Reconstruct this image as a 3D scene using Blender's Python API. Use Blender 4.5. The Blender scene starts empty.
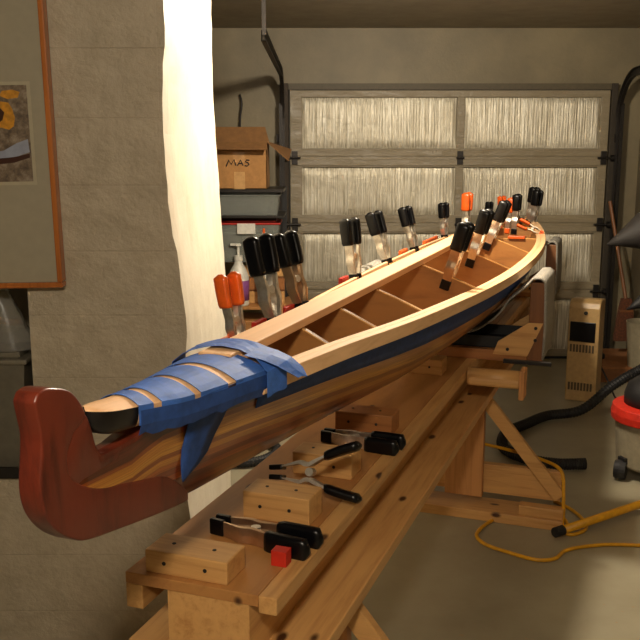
import bpy, bmesh, math, random
from mathutils import Vector, Matrix
random.seed(7)
C = bpy.context.scene.collection
PI = math.pi
# ------------------------------------------------------------------ tagging
def tag(o, label=None, cat=None, group=None, kind=None):
    if label: o['label'] = label
    if cat: o['category'] = cat
    if group: o['group'] = group
    if kind: o['kind'] = kind
    return o
def thing(name, label, cat, loc=(0, 0, 0), rz=0.0, group=None):
    o = bpy.data.objects.new(name, None); C.objects.link(o)
    o.location = loc; o.rotation_euler = (0, 0, rz); o.empty_display_size = .05
    return tag(o, label, cat, group)
def copy_tree(o, parent=None):
    c = o.copy(); C.objects.link(c); c.parent = parent
    for ch in list(o.children): copy_tree(ch, c)
    return c
# ------------------------------------------------------------------ mesh helpers
class MB:
    def __init__(s): s.v = []; s.f = []; s.m = []; s.uv = None
    def add(s, vs, fs, mi=0):
        k = len(s.v); s.v += [tuple(v) for v in vs]; s.f += [tuple(i + k for i in f) for f in fs]; s.m += [mi] * len(fs); return s
    def box(s, x0, x1, y0, y1, z0, z1, mi=0, M=None):
        vs = [Vector((x, y, z)) for x in (x0, x1) for y in (y0, y1) for z in (z0, z1)]
        if M: vs = [M @ v for v in vs]
        return s.add(vs, [(0, 1, 3, 2), (4, 6, 7, 5), (0, 4, 5, 1), (2, 3, 7, 6), (0, 2, 6, 4), (1, 5, 7, 3)], mi)
    def bar(s, a, b, w, h, up=(0, 0, 1), mi=0):
        a = Vector(a); b = Vector(b); d = (b - a).normalized(); sd = d.cross(Vector(up)).normalized(); uu = sd.cross(d)
        vs = [p + sd * i * w / 2 + uu * j * h / 2 for p in (a, b) for i in (-1, 1) for j in (-1, 1)]
        return s.add(vs, [(0, 1, 3, 2), (4, 6, 7, 5), (0, 4, 5, 1), (2, 3, 7, 6), (0, 2, 6, 4), (1, 5, 7, 3)], mi)
    def prism(s, pts, fn, d0, d1, mi=0):       # pts 2D ccw, fn(p,q,depth)
        n = len(pts); vs = [fn(p[0], p[1], d0) for p in pts] + [fn(p[0], p[1], d1) for p in pts]
        fs = [tuple(range(n))[::-1], tuple(range(n, 2 * n))] + [(i, (i + 1) % n, (i + 1) % n + n, i + n) for i in range(n)]
        return s.add(vs, fs, mi)
    def tube(s, pts, r, n=10, mi=0, ripple=0, cap=True):
        pts = [Vector(p) for p in pts]; N = len(pts); vs = []; prev = None
        for i, p in enumerate(pts):
            d = (pts[min(i + 1, N - 1)] - pts[max(i - 1, 0)]).normalized()
            ref = prev if prev is not None else (Vector((0, 0, 1)) if abs(d.z) < .9 else Vector((1, 0, 0)))
            sd = d.cross(ref).normalized(); uu = sd.cross(d).normalized(); prev = uu
            rr = r[i] if isinstance(r, (list, tuple)) else r
            if ripple: rr *= 1 + ripple * (i % 2)
            for k in range(n):
                a = 2 * PI * k / n; vs.append(p + (sd * math.cos(a) + uu * math.sin(a)) * rr)
        fs = [(i * n + k, i * n + (k + 1) % n, (i + 1) * n + (k + 1) % n, (i + 1) * n + k) for i in range(N - 1) for k in range(n)]
        if cap: fs += [tuple(range(n))[::-1], tuple(range((N - 1) * n, N * n))]
        return s.add(vs, fs, mi)
    def lathe(s, prof, c=(0, 0, 0), n=28, mi=0, M=None):   # prof (r,z)
        vs = []
        for r, z in prof:
            for k in range(n):
                a = 2 * PI * k / n; v = Vector((r * math.cos(a), r * math.sin(a), z))
                if M: v = M @ v
                vs.append(Vector(c) + v)
        m = len(prof)
        fs = [(i * n + k, i * n + (k + 1) % n, (i + 1) * n + (k + 1) % n, (i + 1) * n + k) for i in range(m - 1) for k in range(n)]
        fs += [tuple(range(n))[::-1], tuple(range((m - 1) * n, m * n))]
        return s.add(vs, fs, mi)
    def grid(s, rows, mi=0, closed=False):
        n = len(rows[0]); vs = [v for r in rows for v in r]
        fs = [(i * n + j, i * n + j + 1, (i + 1) * n + j + 1, (i + 1) * n + j) for i in range(len(rows) - 1) for j in range(n - 1)]
        if closed: fs += [(i * n + n - 1, i * n, (i + 1) * n, (i + 1) * n + n - 1) for i in range(len(rows) - 1)]
        return s.add(vs, fs, mi)
    def build(s, name, mats, parent=None, smooth=False, bevel=0, seg=2, org=(0, 0, 0), uvs=None, sub=0, solid=None, fixn=True):
        me = bpy.data.meshes.new(name)
        me.from_pydata([(v[0] - org[0], v[1] - org[1], v[2] - org[2]) for v in s.v], [], s.f)
        if not isinstance(mats, (list, tuple)): mats = [mats]
        for m in mats: me.materials.append(m)
        for p, mi in zip(me.polygons, s.m): p.material_index = mi; p.use_smooth = smooth
        if uvs:
            l = me.uv_layers.new(name='UVMap')
            for lp in me.loops: l.data[lp.index].uv = uvs[lp.vertex_index]
        if fixn:
            bm = bmesh.new(); bm.from_mesh(me); bmesh.ops.recalc_face_normals(bm, faces=bm.faces); bm.to_mesh(me); bm.free()
        me.update()
        o = bpy.data.objects.new(name, me); C.objects.link(o)
        if parent: o.parent = parent
        if solid:
            m = o.modifiers.new('thickness', 'SOLIDIFY'); m.thickness = solid[0]; m.offset = solid[1]
            if len(solid) > 2: m.material_offset = solid[2]; m.material_offset_rim = solid[2]
        if bevel:
            m = o.modifiers.new('bevel', 'BEVEL'); m.width = bevel; m.segments = seg; m.limit_method = 'ANGLE'; m.angle_limit = .6; m.harden_normals = False
        if sub:
            m = o.modifiers.new('sub', 'SUBSURF'); m.levels = sub; m.render_levels = sub
        return o
def interp(x, xs, ys):
    if x <= xs[0]: return ys[0]
    for i in range(len(xs) - 1):
        if x <= xs[i + 1]:
            t = (x - xs[i]) / (xs[i + 1] - xs[i])
            # monotone-ish cubic using finite-difference tangents
            def sl(k):
                if k <= 0 or k >= len(xs) - 1: return (ys[min(k + 1, len(xs) - 1)] - ys[max(k - 1, 0)]) / (xs[min(k + 1, len(xs) - 1)] - xs[max(k - 1, 0)])
                return (ys[k + 1] - ys[k - 1]) / (xs[k + 1] - xs[k - 1])
            h = xs[i + 1] - xs[i]; a, b = sl(i) * h, sl(i + 1) * h
            t2, t3 = t * t, t * t * t
            return (2 * t3 - 3 * t2 + 1) * ys[i] + (t3 - 2 * t2 + t) * a + (-2 * t3 + 3 * t2) * ys[i + 1] + (t3 - t2) * b
    return ys[-1]
def catmull(P, k=8):
    P = [Vector(p) for p in P]; out = []
    for i in range(len(P) - 1):
        p0, p1, p2, p3 = P[max(i - 1, 0)], P[i], P[i + 1], P[min(i + 2, len(P) - 1)]
        for j in range(k):
            t = j / k
            out.append(.5 * ((2 * p1) + (p2 - p0) * t + (2 * p0 - 5 * p1 + 4 * p2 - p3) * t * t + (3 * p1 - p0 - 3 * p2 + p3) * t ** 3))
    out.append(P[-1]); return out
# ------------------------------------------------------------------ materials
def lin(c): return tuple(((x / 255) / 12.92 if x / 255 <= .04045 else ((x / 255 + .055) / 1.055) ** 2.4) for x in c) + (1,)
def base(name, col=(128, 128, 128), rough=.6, metal=0, coat=0, spec=.5):
    m = bpy.data.materials.new(name); m.use_nodes = True; nt = m.node_tree; b = nt.nodes['Principled BSDF']
    b.inputs['Base Color'].default_value = lin(col); b.inputs['Roughness'].default_value = rough; b.inputs['Metallic'].default_value = metal
    b.inputs['Coat Weight'].default_value = coat; b.inputs['Coat Roughness'].default_value = .12; b.inputs['Specular IOR Level'].default_value = spec
    return m, nt, b
def N(nt, t, **kw):
    n = nt.nodes.new(t)
    for k, v in kw.items():
        if k in n.inputs: n.inputs[k].default_value = v
        else: setattr(n, k, v)
    return n
def noise(nt, src, scale, detail=4, rough=.6, stretch=(1, 1, 1), dist=0):
    mp = N(nt, 'ShaderNodeMapping'); mp.inputs['Scale'].default_value = stretch; nt.links.new(src, mp.inputs['Vector'])
    n = N(nt, 'ShaderNodeTexNoise'); n.inputs['Scale'].default_value = scale; n.inputs['Detail'].default_value = detail
    n.inputs['Roughness'].default_value = rough; n.inputs['Distortion'].default_value = dist
    nt.links.new(mp.outputs[0], n.inputs['Vector']); return n.outputs['Fac']
def ramp(nt, src, stops, interp_='LINEAR'):
    r = N(nt, 'ShaderNodeValToRGB'); r.color_ramp.interpolation = interp_
    e = r.color_ramp.elements
    while len(e) > 1: e.remove(e[-1])
    e[0].position = stops[0][0]; e[0].color = lin(stops[0][1])
    for p, c in stops[1:]:
        x = e.new(p); x.color = lin(c)
    nt.links.new(src, r.inputs[0]); return r.outputs[0]
def mix(nt, a, b, fac, mode='MIX'):
    m = N(nt, 'ShaderNodeMix', data_type='RGBA', blend_type=mode)
    for sock, v in ((m.inputs[0], fac), (m.inputs[6], a), (m.inputs[7], b)):
        if isinstance(v, (int, float)): sock.default_value = v
        elif isinstance(v, tuple): sock.default_value = v
        else: nt.links.new(v, sock)
    return m.outputs[2]
def bump(nt, b, h, strength=.3, dist=.01):
    n = N(nt, 'ShaderNodeBump'); n.inputs['Strength'].default_value = strength; n.inputs['Distance'].default_value = dist
    nt.links.new(h, n.inputs['Height']); nt.links.new(n.outputs[0], b.inputs['Normal']); return n
def flat(name, col, rough=.5, metal=0, coat=0, var=.12, scale=30):
    m, nt, b = base(name, col, rough, metal, coat)
    tc = N(nt, 'ShaderNodeTexCoord'); f = noise(nt, tc.outputs['Object'], scale)
    c2 = tuple(max(0, int(x * (1 - var))) for x in col)
    nt.links.new(ramp(nt, f, [(.3, c2), (.7, col)]), b.inputs['Base Color']); return m
def wood(name, c1, c2, rough=.5, axis=0, scale=9, coat=0, knots=True, knotcol=(70, 38, 18), ratio=.06):
    m, nt, b = base(name, c1, rough, 0, coat)
    tc = N(nt, 'ShaderNodeTexCoord'); st = [1, 1, 1]; st[axis] = ratio
    f = noise(nt, tc.outputs['Object'], scale * 5, 5, .65, st, .4)
    c = ramp(nt, f, [(.3, c2), (.5, c1), (.72, tuple(min(255, int(x * 1.06)) for x in c1))])
    g = noise(nt, tc.outputs['Object'], 3, 2, .5)
    c = mix(nt, c, ramp(nt, g, [(.3, c2), (.7, c1)]), .35)
    if knots:
        st2 = [1, 1, 1]; st2[axis] = .5
        mp = N(nt, 'ShaderNodeMapping'); mp.inputs['Scale'].default_value = st2; nt.links.new(tc.outputs['Object'], mp.inputs['Vector'])
        v = N(nt, 'ShaderNodeTexVoronoi'); v.inputs['Scale'].default_value = 9; nt.links.new(mp.outputs[0], v.inputs['Vector'])
        k = ramp(nt, v.outputs['Distance'], [(0, (255, 255, 255)), (.075, (255, 255, 255)), (.13, (0, 0, 0))])
        c = mix(nt, c, lin(knotcol), k)
    nt.links.new(c, b.inputs['Base Color']); bump(nt, b, f, .15, .002); return m
W_pine = wood('pine', (205, 158, 98), (170, 118, 62), .45)
W_pineY = wood('pine_cross', (205, 158, 98), (170, 118, 62), .45, axis=1)
W_pineZ = wood('pine_upright', (196, 140, 84), (160, 105, 56), .5, axis=2)
W_ply = wood('plywood', (176, 124, 68), (148, 96, 50), .5, scale=4, ratio=.15)
W_strip = wood('spruce_strip', (242, 198, 148), (226, 176, 122), .62, scale=12, knots=False, ratio=.02)
W_strip2 = wood('ash_strip', (234, 186, 136), (216, 164, 112), .62, scale=12, knots=False, ratio=.02)
W_red = wood('red_board', (124, 76, 36), (94, 56, 26), .5, axis=2, knots=False)
W_redY = wood('red_board_cross', (164, 106, 56), (128, 78, 38), .5, axis=1)
W_bulk = wood('plywood_frame', (160, 110, 58), (126, 82, 40), .42, axis=1, scale=4, knots=False, ratio=.2)
W_litedge = wood('lit_frame_edge', (222, 172, 102), (200, 145, 80), .5, axis=1, knots=False)
W_inside = wood('hull_inside', (156, 106, 54), (122, 76, 36), .4, scale=6, knots=False, ratio=.04)
W_mahog = wood('mahogany', (112, 44, 26), (58, 20, 13), .34, axis=2, scale=5, coat=.15, knots=False, ratio=.18)
W_framewood = wood('picture_moulding', (176, 104, 44), (140, 74, 30), .25, axis=2, coat=.4, knots=False)
M_black = flat('black_vinyl', (9, 9, 11), .3)
M_black.node_tree.nodes['Principled BSDF'].inputs['Specular IOR Level'].default_value = .3
M_blackm = flat('black_matte', (22, 21, 22), .6)
M_blacknose = flat('black_epoxy', (26, 22, 22), .35, var=.5, scale=60)
M_orange = flat('orange_vinyl', (236, 98, 28), .35)
M_red = flat('red_pad', (200, 42, 24), .5)
M_white = flat('white_plastic', (226, 222, 210), .4)
M_purple = flat('purple_label', (140, 78, 140), .5)
M_bluecap = flat('blue_cap', (40, 66, 130), .45)
M_bluebin = flat('blue_metal', (44, 56, 92), .5)
M_yellow = flat('yellow_rubber', (222, 160, 22), .4)
M_dark = flat('dark_track', (46, 42, 38), .45, .5)
M_grey = flat('grey_plastic', (132, 124, 104), .5)
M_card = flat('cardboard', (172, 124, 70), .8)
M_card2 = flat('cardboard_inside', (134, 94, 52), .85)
M_cream = flat('cream_enamel', (190, 156, 104), .4)
M_vac = flat('vac_tub', (150, 140, 116), .45)
M_conc = flat('grey_cone', (38, 34, 31), .7)
def steel():
    m, nt, b = base('spring_steel', (225, 218, 205), .32, .9)
    tc = N(nt, 'ShaderNodeTexCoord'); f = noise(nt, tc.outputs['Object'], 60)
    nt.links.new(ramp(nt, f, [(.3, (205, 196, 182)), (.7, (240, 234, 222))]), b.inputs['Base Color']); return m
M_steel = steel()
M_reflsteel = flat('wood_reflecting_steel', (205, 172, 138), .3, .85)  # steel coloured with the warm reflection of the wood around it
def tape_mat(name, col):
    m, nt, b = base(name, col, .6, 0, 0, .3); tc = N(nt, 'ShaderNodeTexCoord')
    f = noise(nt, tc.outputs['Object'], 40, 3); c2 = tuple(int(x * .86) for x in col)
    nt.links.new(ramp(nt, f, [(.35, c2), (.65, col)]), b.inputs['Base Color'])
    bump(nt, b, noise(nt, tc.outputs['Object'], 120, 2, .5, (1, .2, 1)), .12, .002); return m
M_tape = tape_mat('masking_tape', (66, 112, 196))
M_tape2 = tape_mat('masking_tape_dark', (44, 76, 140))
def carpet():
    m, nt, b = base('grey_carpet', (150, 146, 136), .95); tc = N(nt, 'ShaderNodeTexCoord')
    f = noise(nt, tc.outputs['Object'], 260, 3); nt.links.new(ramp(nt, f, [(.35, (112, 108, 100)), (.65, (176, 170, 158))]), b.inputs['Base Color'])
    bump(nt, b, f, .8, .004); return m
M_carpet = carpet()
def hull_planks():
    m, nt, b = base('cedar_strips', (150, 90, 45), .28, 0, .35); uv = N(nt, 'ShaderNodeUVMap'); uv.uv_map = 'UVMap'
    sp = N(nt, 'ShaderNodeSeparateXYZ'); nt.links.new(uv.outputs[0], sp.inputs[0])
    st = [(0, (108, 48, 26)), (.19, (98, 46, 22)), (.26, (160, 84, 32)), (.31, (206, 140, 48)), (.41, (222, 162, 64)), (.47, (160, 88, 36)),
          (.52, (212, 148, 58)), (.58, (178, 100, 40)), (.64, (134, 62, 30)), (.70, (168, 86, 38)), (.76, (110, 54, 28)), (.83, (136, 70, 36)), (.91, (102, 46, 26))]
    # the strip boundaries wander a little along the length
    ofs = noise(nt, uv.outputs[0], 3.5, 2, .5, (1, .01, 1)); wob = N(nt, 'ShaderNodeMath', operation='MULTIPLY_ADD'); nt.links.new(ofs, wob.inputs[0]); wob.inputs[1].default_value = .05; nt.links.new(sp.outputs[1], wob.inputs[2])
    c = ramp(nt, wob.outputs[0], st, 'CONSTANT')
    g = noise(nt, uv.outputs[0], 30, 5, .65, (.12, 2.2, 1), .5)
    c = mix(nt, c, ramp(nt, g, [(.3, (116, 76, 52)), (.55, (196, 180, 164)), (.75, (255, 250, 240))]), .75, 'MULTIPLY')
    nt.links.new(c, b.inputs['Base Color']); return m
M_hull = hull_planks()
def plaster(name, c1, c2, blocks=True, bmp=.5, sc=7):
    m, nt, b = base(name, c1, .55); tc = N(nt, 'ShaderNodeTexCoord'); P = tc.outputs['Object']
    f = noise(nt, P, sc, 6, .6); f2 = noise(nt, P, 45, 4, .65)
    c = ramp(nt, f, [(.3, c2), (.7, c1)])
    h = mix(nt, f, f2, .35)
    if blocks:
        # mortar seams between courses
        cm = N(nt, 'ShaderNodeCombineXYZ'); s2 = N(nt, 'ShaderNodeSeparateXYZ'); nt.links.new(P, s2.inputs[0])
        nt.links.new(s2.outputs[0], cm.inputs[0]); az = N(nt, 'ShaderNodeMath', operation='ADD'); az.inputs[1].default_value = .07; nt.links.new(s2.outputs[2], az.inputs[0]); nt.links.new(az.outputs[0], cm.inputs[1])
        br = N(nt, 'ShaderNodeTexBrick'); nt.links.new(cm.outputs[0], br.inputs['Vector']); br.inputs['Scale'].default_value = 1
        br.inputs['Brick Width'].default_value = 9; br.inputs['Row Height'].default_value = .2; br.inputs['Mortar Size'].default_value = .0022; br.inputs['Mortar Smooth'].default_value = .6
        br.inputs['Color1'].default_value = (1, 1, 1, 1); br.inputs['Color2'].default_value = (1, 1, 1, 1); br.inputs['Mortar'].default_value = (0, 0, 0, 1)
        h = mix(nt, h, br.outputs['Color'], .07); c = mix(nt, c, br.outputs['Color'], .06, 'MULTIPLY')
    nt.links.new(c, b.inputs['Base Color']); bump(nt, b, h, bmp, .02); return m
M_wall = plaster('painted_block', (176, 163, 140), (158, 146, 123), True, .8, 11)
M_wall2 = plaster('garage_plaster', (138, 126, 98), (112, 102, 80), False, .2, 2)
M_column = plaster('white_plaster', (232, 224, 204), (214, 204, 182), False, .3, 5)
M_ceil = plaster('ceiling_board', (150, 140, 118), (128, 118, 98), False, .1)
def floor_mat():
    m, nt, b = base('painted_concrete', (165, 155, 132), .42); tc = N(nt, 'ShaderNodeTexCoord'); P = tc.outputs['Object']
    c = ramp(nt, noise(nt, P, 2.2, 6, .6), [(.3, (136, 128, 106)), (.7, (158, 150, 126))])
    sp = ramp(nt, noise(nt, P, 38, 3, .5), [(.69, (0, 0, 0)), (.73, (255, 255, 255))])
    c = mix(nt, c, lin((176, 122, 72)), mix(nt, (0, 0, 0, 1), sp, .4)); nt.links.new(c, b.inputs['Base Color'])
    bump(nt, b, noise(nt, P, 60, 4), .08, .005); return m
M_floor = floor_mat()
def foil():
    m, nt, b = base('foil_insulation', (205, 200, 180), .32, .45); tc = N(nt, 'ShaderNodeTexCoord'); P = tc.outputs['Object']
    f = noise(nt, P, 60, 3, .6, (2.2, 1, .05)); g = noise(nt, P, 9, 5, .7, dist=1.5)
    nt.links.new(ramp(nt, f, [(.34, (176, 167, 145)), (.5, (214, 206, 184)), (.66, (246, 242, 226))]), b.inputs['Base Color'])
    nt.links.new(mix(nt, (.30, .30, .30, 1), (.6, .6, .6, 1), g), b.inputs['Roughness'])
    bump(nt, b, mix(nt, f, g, .55), .55, .02); return m
M_foil = foil()
def film():
    m, nt, b = base('door_rail_paint', (150, 138, 104), .3); tc = N(nt, 'ShaderNodeTexCoord'); P = tc.outputs['Object']
    f = noise(nt, P, 6, 5, .7, (1, 1, 2.6), 1.6); nt.links.new(ramp(nt, noise(nt, P, 14, 4, .6, (.1, 1, 4)), [(.3, (138, 126, 102)), (.7, (148, 136, 112))]), b.inputs['Base Color'])
    bump(nt, b, f, .35, .03); return m
M_rail = film()
def clear(name, col, rough=.2, alpha=.6):
    m, nt, b = base(name, col, rough); b.inputs['Transmission Weight'].default_value = alpha; b.inputs['IOR'].default_value = 1.15; return m
M_clear = clear('clear_bin_plastic', (186, 190, 182), .25, .7)
M_bag = clear('plastic_bag', (200, 196, 184), .2, .75)
# ------------------------------------------------------------------ frames
TH = math.radians(70.0)          # boat X axis points down the garage
A = Vector((-.345, 1.35, 0)); U = Vector((math.cos(TH), math.sin(TH), 0)); NN = Vector((math.sin(TH), -math.cos(TH), 0))
def W(s, b, z): return A + U * s + NN * b + Vector((0, 0, z))
def L(s, b, z): return Vector((s, -b, z))          # boat-local coordinates
# ================================================================== SETTING
def struct(mb, name, mat, **kw): o = mb.build(name, mat, **kw); o['kind'] = 'structure'; return o
struct(MB().box(-3.2, 3.2, -1.2, 7.4, -.1, 0), 'floor', M_floor)
struct(MB().box(-3.2, 3.2, -1.2, 7.4, 2.5, 2.6), 'ceiling', M_ceil)
bw = MB(); bw.box(-3.2, -.24, 6.95, 7.2, 0, 2.5); bw.box(2.18, 3.2, 6.95, 7.2, 0, 2.5); bw.box(-.24, 2.18, 6.95, 7.2, 2.08, 2.5)
struct(bw, 'wall_back', M_wall2)
struct(MB().box(2.42, 2.6, -1.2, 6.95, 0, 2.5), 'wall_right', plaster('side_plaster', (112, 100, 78), (92, 82, 62), False, .2, 2))
struct(MB().box(-2.3, -2.1, 4.02, 6.95, 0, 2.5), 'wall_side', M_wall2)
struct(MB().box(-3.2, 3.2, -1.4, -1.2, 0, 2.5), 'wall_rear', M_wall2)
# thick painted pier with a niche on its left
pl = MB()
pl.box(-2.3, -.905, 2.75, 3.3, 1.215, 2.5); pl.box(-2.3, -.905, 2.75, 3.3, 0, .60); pl.box(-2.3, -.905, 3.3, 4.0, 0, 2.5)
pl.box(-.905, -.48, 2.75, 4.0, 0, 2.5)
struct(pl, 'wall_left', M_wall)
# rounded white plastered side of the pier
cs = []
for i in range(50):
    z = 2.5 * i / 49; row = []
    for j in range(26):
        t = j / 25; y = 2.752 + 1.25 * t
        x = -.462 + .012 * math.sin(z * 7 + 2 * t) * (1 - t) + random.uniform(-1, 1) * .0016 + .044 * max(0, min(1, (1.84 - z) / .9))
        if j == 0: x -= .002 + random.uniform(0, .007)
        row.append((x, y, z))
    row = [(-.485, 2.752, z)] + row + [(-.485, 4.002, z)]; cs.append(row)
cg = MB().grid(cs); nj = len(cs[0]) - 1; cg.m = [1 if k % nj == 0 else 0 for k in range(len(cg.f))]
struct(cg, 'wall_column', [M_column, M_wall], smooth=False)
struct(MB().box(-2.3, -.91, 2.735, 2.75, .60, .635), 'trim_1', M_dark)
struct(MB().box(-.26, 2.2, 6.90, 6.95, 2.055, 2.10), 'trim_2', flat('header_trim', (92, 82, 62), .6))
struct(MB().box(-.30, -.235, 6.88, 6.95, 0, 2.10), 'trim_3', flat('jamb_dark', (62, 50, 36), .7), bevel=.004)
struct(MB().box(2.17, 2.215, 6.88, 6.95, 0, 2.10), 'trim_4', flat('jamb_dark2', (58, 50, 38), .7), bevel=.004)
# garage door
gd = bpy.data.objects.new('door_1', None); C.objects.link(gd); gd['kind'] = 'structure'; gd.location = (0, 6.93, 0)
og = (0, 6.93, 0)
rl = MB()
XS = [(-.225, -.135), (1.025, 1.085), (2.10, 2.165)]
ZR = [(2.0, 2.05), (1.485, 1.625), (.985, 1.125), (.47, .61), (.0, .07)]
for a, b_ in XS: rl.box(a, b_, 6.90, 6.945, 0, 2.05)
for a, b_ in ZR:
    rl.box(-.225, 2.165, 6.898, 6.945, a, b_)
    m_ = (a + b_) / 2; rl.box(-.225, 2.165, 6.888, 6.9, m_ + .012, b_ - .012) if b_ - a > .1 else None
    if b_ - a > .1: rl.box(-.225, 2.165, 6.888, 6.9, a + .012, m_ - .012)
rl.build('door_rail', M_rail, gd, bevel=.004, org=og)
for k in range(4):
    z1 = ZR[k][0]; z0 = ZR[k + 1][1]
    for q, (x0, x1) in enumerate(((-.135, 1.025), (1.085, 2.10))):
        rows = []; nz = 12; nx = 150
        ph = random.uniform(0, 9)
        jit = [random.uniform(-1, 1) for _ in range(nx + 1)]
        for i in range(nz + 1):
            z = z0 + (z1 - z0) * i / nz; edge = min(1, min(i, nz - i) / 1.2); row = []
            for j in range(nx + 1):
                x = x0 + (x1 - x0) * j / nx; e2 = min(1, min(j, nx - j) / 3)
                row.append((x, 6.93 - edge * e2 * (.012 + .0022 * math.sin(j * 2.1 + ph) + .0015 * jit[j] + .004 * math.sin(z * 9 + x * 5 + ph)), z))
            rows.append(row)
        MB().grid(rows).build('insulation_panel', M_foil, gd, smooth=True, org=og)
hg = MB()
for z in (1.555, 1.055, .54):
    for x in (-.19, 1.055, 2.135):
        h = MB(); h.box(x - .022, x + .022, 6.876, 6.89, z - .05, z + .05); h.tube([(x - .03, 6.872, z), (x + .03, 6.872, z)], .009)
        h.build('door_hinge', M_dark, gd, bevel=.002, org=og)
for z in (1.555, 1.055, .54):
    for x, s in ((-.225, -1), (2.165, 1)):
        h = MB(); h.tube([(x - s * .08, 6.865, z), (x + s * .03, 6.865, z)], .008); h.lathe([(.0, -.012), (.024, -.012), (.024, .012), (0, .012)], (x + s * .03, 6.865, z), 16, M=Matrix.Rotation(PI / 2, 3, 'Y'))
        h.build('track_roller', M_dark, gd, org=og)
MB().box(-.225, 2.165, 6.895, 6.945, -.0, .02).build('door_seal', M_blackm, gd, org=og)
# tracks: up the jamb, round the bend, back towards the camera under the ceiling
def track(x, sgn, label):
    t = thing('door_track', label, 'door track', (x, 6.86, 0), 0, 'garage door tracks')
    path = [(x, 6.86, 0.0), (x, 6.86, 1.0), (x, 6.86, 1.80)]
    R = .36
    for k in range(1, 13):
        a = PI / 2 * k / 12; path.append((x + sgn * .0, 6.86 - R + R * math.cos(a), 1.80 + R * math.sin(a)))
    path.append((x, 4.6, 2.18))
    m = MB(); P = [Vector(p) for p in path]; rows = []
    prof = [(-.030, -.012), (-.030, .014), (.022, .014), (.028, .006), (.028, -.012), (.024, -.012), (.020, .009), (-.026, .009), (-.026, -.012)]
    for i, p in enumerate(P):
        d = (P[min(i + 1, len(P) - 1)] - P[max(i - 1, 0)]).normalized(); sd = Vector((1, 0, 0)); uu = d.cross(sd)
        rows.append([p + uu * a + sd * b_ * sgn for a, b_ in prof])
    m.grid(rows, closed=True).build('rail', M_dark, t, org=(x, 6.86, 0))
    for z in (.45, 1.2, 1.7):
        MB().box(x - .012, x + .05, 6.87, 6.89, z - .03, z + .03).build('bracket', M_dark, t, org=(x, 6.86, 0)) if sgn > 0 else MB().box(x - .05, x + .012, 6.87, 6.89, z - .03, z + .03).build('bracket', M_dark, t, org=(x, 6.86, 0))
    MB().box(x + .015 * sgn - .012, x + .015 * sgn + .012, 6.80, 6.83, 0.0, 1.95).build('angle_iron', M_dark, t, org=(x, 6.86, 0))
    MB().box(x - .01, x + .01, 4.6, 4.62, 2.18, 2.5).build('hanger', M_dark, t, org=(x, 6.86, 0))
track(-.275, -1, 'dark steel curved garage door track on the left, beside the shelf with the open carton')
track(2.215, 1, 'dark steel curved garage door track on the right, beside the broom')
# ================================================================== PICTURE
pc = thing('framed_picture', 'large wood-framed picture with wide grey mat hanging on the block wall', 'picture', (-1.2, 2.72, 1.6))
pc.rotation_euler = (0, math.radians(-.9), 0)
def pl_(x, z, y=0): return (x, y, z)
x0, x1, z0, z1 = -.42, .412, -.383, .75
for nm, bx in (('moulding', (x0, x1, z0, z0 + .017)), ('moulding', (x0, x1, z1 - .017, z1)), ('moulding', (x1 - .017, x1, z0 + .017, z1 - .017)), ('moulding', (x0, x0 + .017, z0 + .017, z1 - .017))):
    MB().box(bx[0], bx[1], -.014, .028, bx[2], bx[3]).build(nm, W_framewood, pc, bevel=.004)
MB().box(x0 + .01, x1 - .01, .004, .02, z0 + .01, z1 - .01).build('mat_board', flat('mat', (154, 145, 122), .7, var=.04), pc)
MB().box(-.31, .352, .002, .0035, -.072, .228).build('mat_bevel', flat('mat_bevel', (170, 160, 134), .7, var=.04), pc)
def photo_mat():
    m, nt, b = base('photo_print', (110, 100, 90), .35); tc = N(nt, 'ShaderNodeTexCoord')
    nt.links.new(ramp(nt, noise(nt, tc.outputs['Object'], 28, 6, .7), [(.3, (52, 44, 38)), (.5, (112, 96, 78)), (.66, (150, 138, 120))]), b.inputs['Base Color']); return m
ph = MB().box(-.30, .342, .0005, .0022, -.062, .218).build('photograph', photo_mat(), pc)
def blob(pts, name, mat, y): 
    n = len(pts); MB().prism(pts, lambda a, b_, d: (a, d, b_), y, y + .0004).build(name, mat, ph)
M_go = flat('print_amber', (214, 148, 40), .35, var=.25, scale=60)
M_gd = flat('print_brown', (62, 30, 16), .35)
blob([(.05, .06), (.16, .05), (.235, .10), (.262, .096), (.282, .09), (.297, .10), (.302, .125), (.296, .15), (.286, .168), (.262, .172), (.24, .165), (.20, .18), (.10, .19), (.04, .15)], 'guitar_body', M_go, -.0002)
blob([(.10, .09), (.20, .10), (.245, .105), (.265, .118), (.272, .14), (.262, .152), (.235, .15), (.2, .16), (.12, .16)], 'guitar_guard', M_gd, -.0008)
blob([(.26, .188), (.285, .178), (.315, .182), (.322, .198), (.30, .205), (.27, .202)], 'guitar_head', M_go, -.0002)
blob([(.02, .01), (.2, .02), (.262, .03), (.30, .05), (.335, .062), (.338, .024), (.30, .012), (.25, .006), (.02, -.005)], 'print_snow', flat('print_snow', (150, 156, 172), .4), -.0002)
blob([(.02, -.008), (.2, .004), (.29, .010), (.338, .020), (.338, .008), (.29, -.006), (.2, -.014), (.02, -.03)], 'print_log', M_gd, -.0006)
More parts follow.
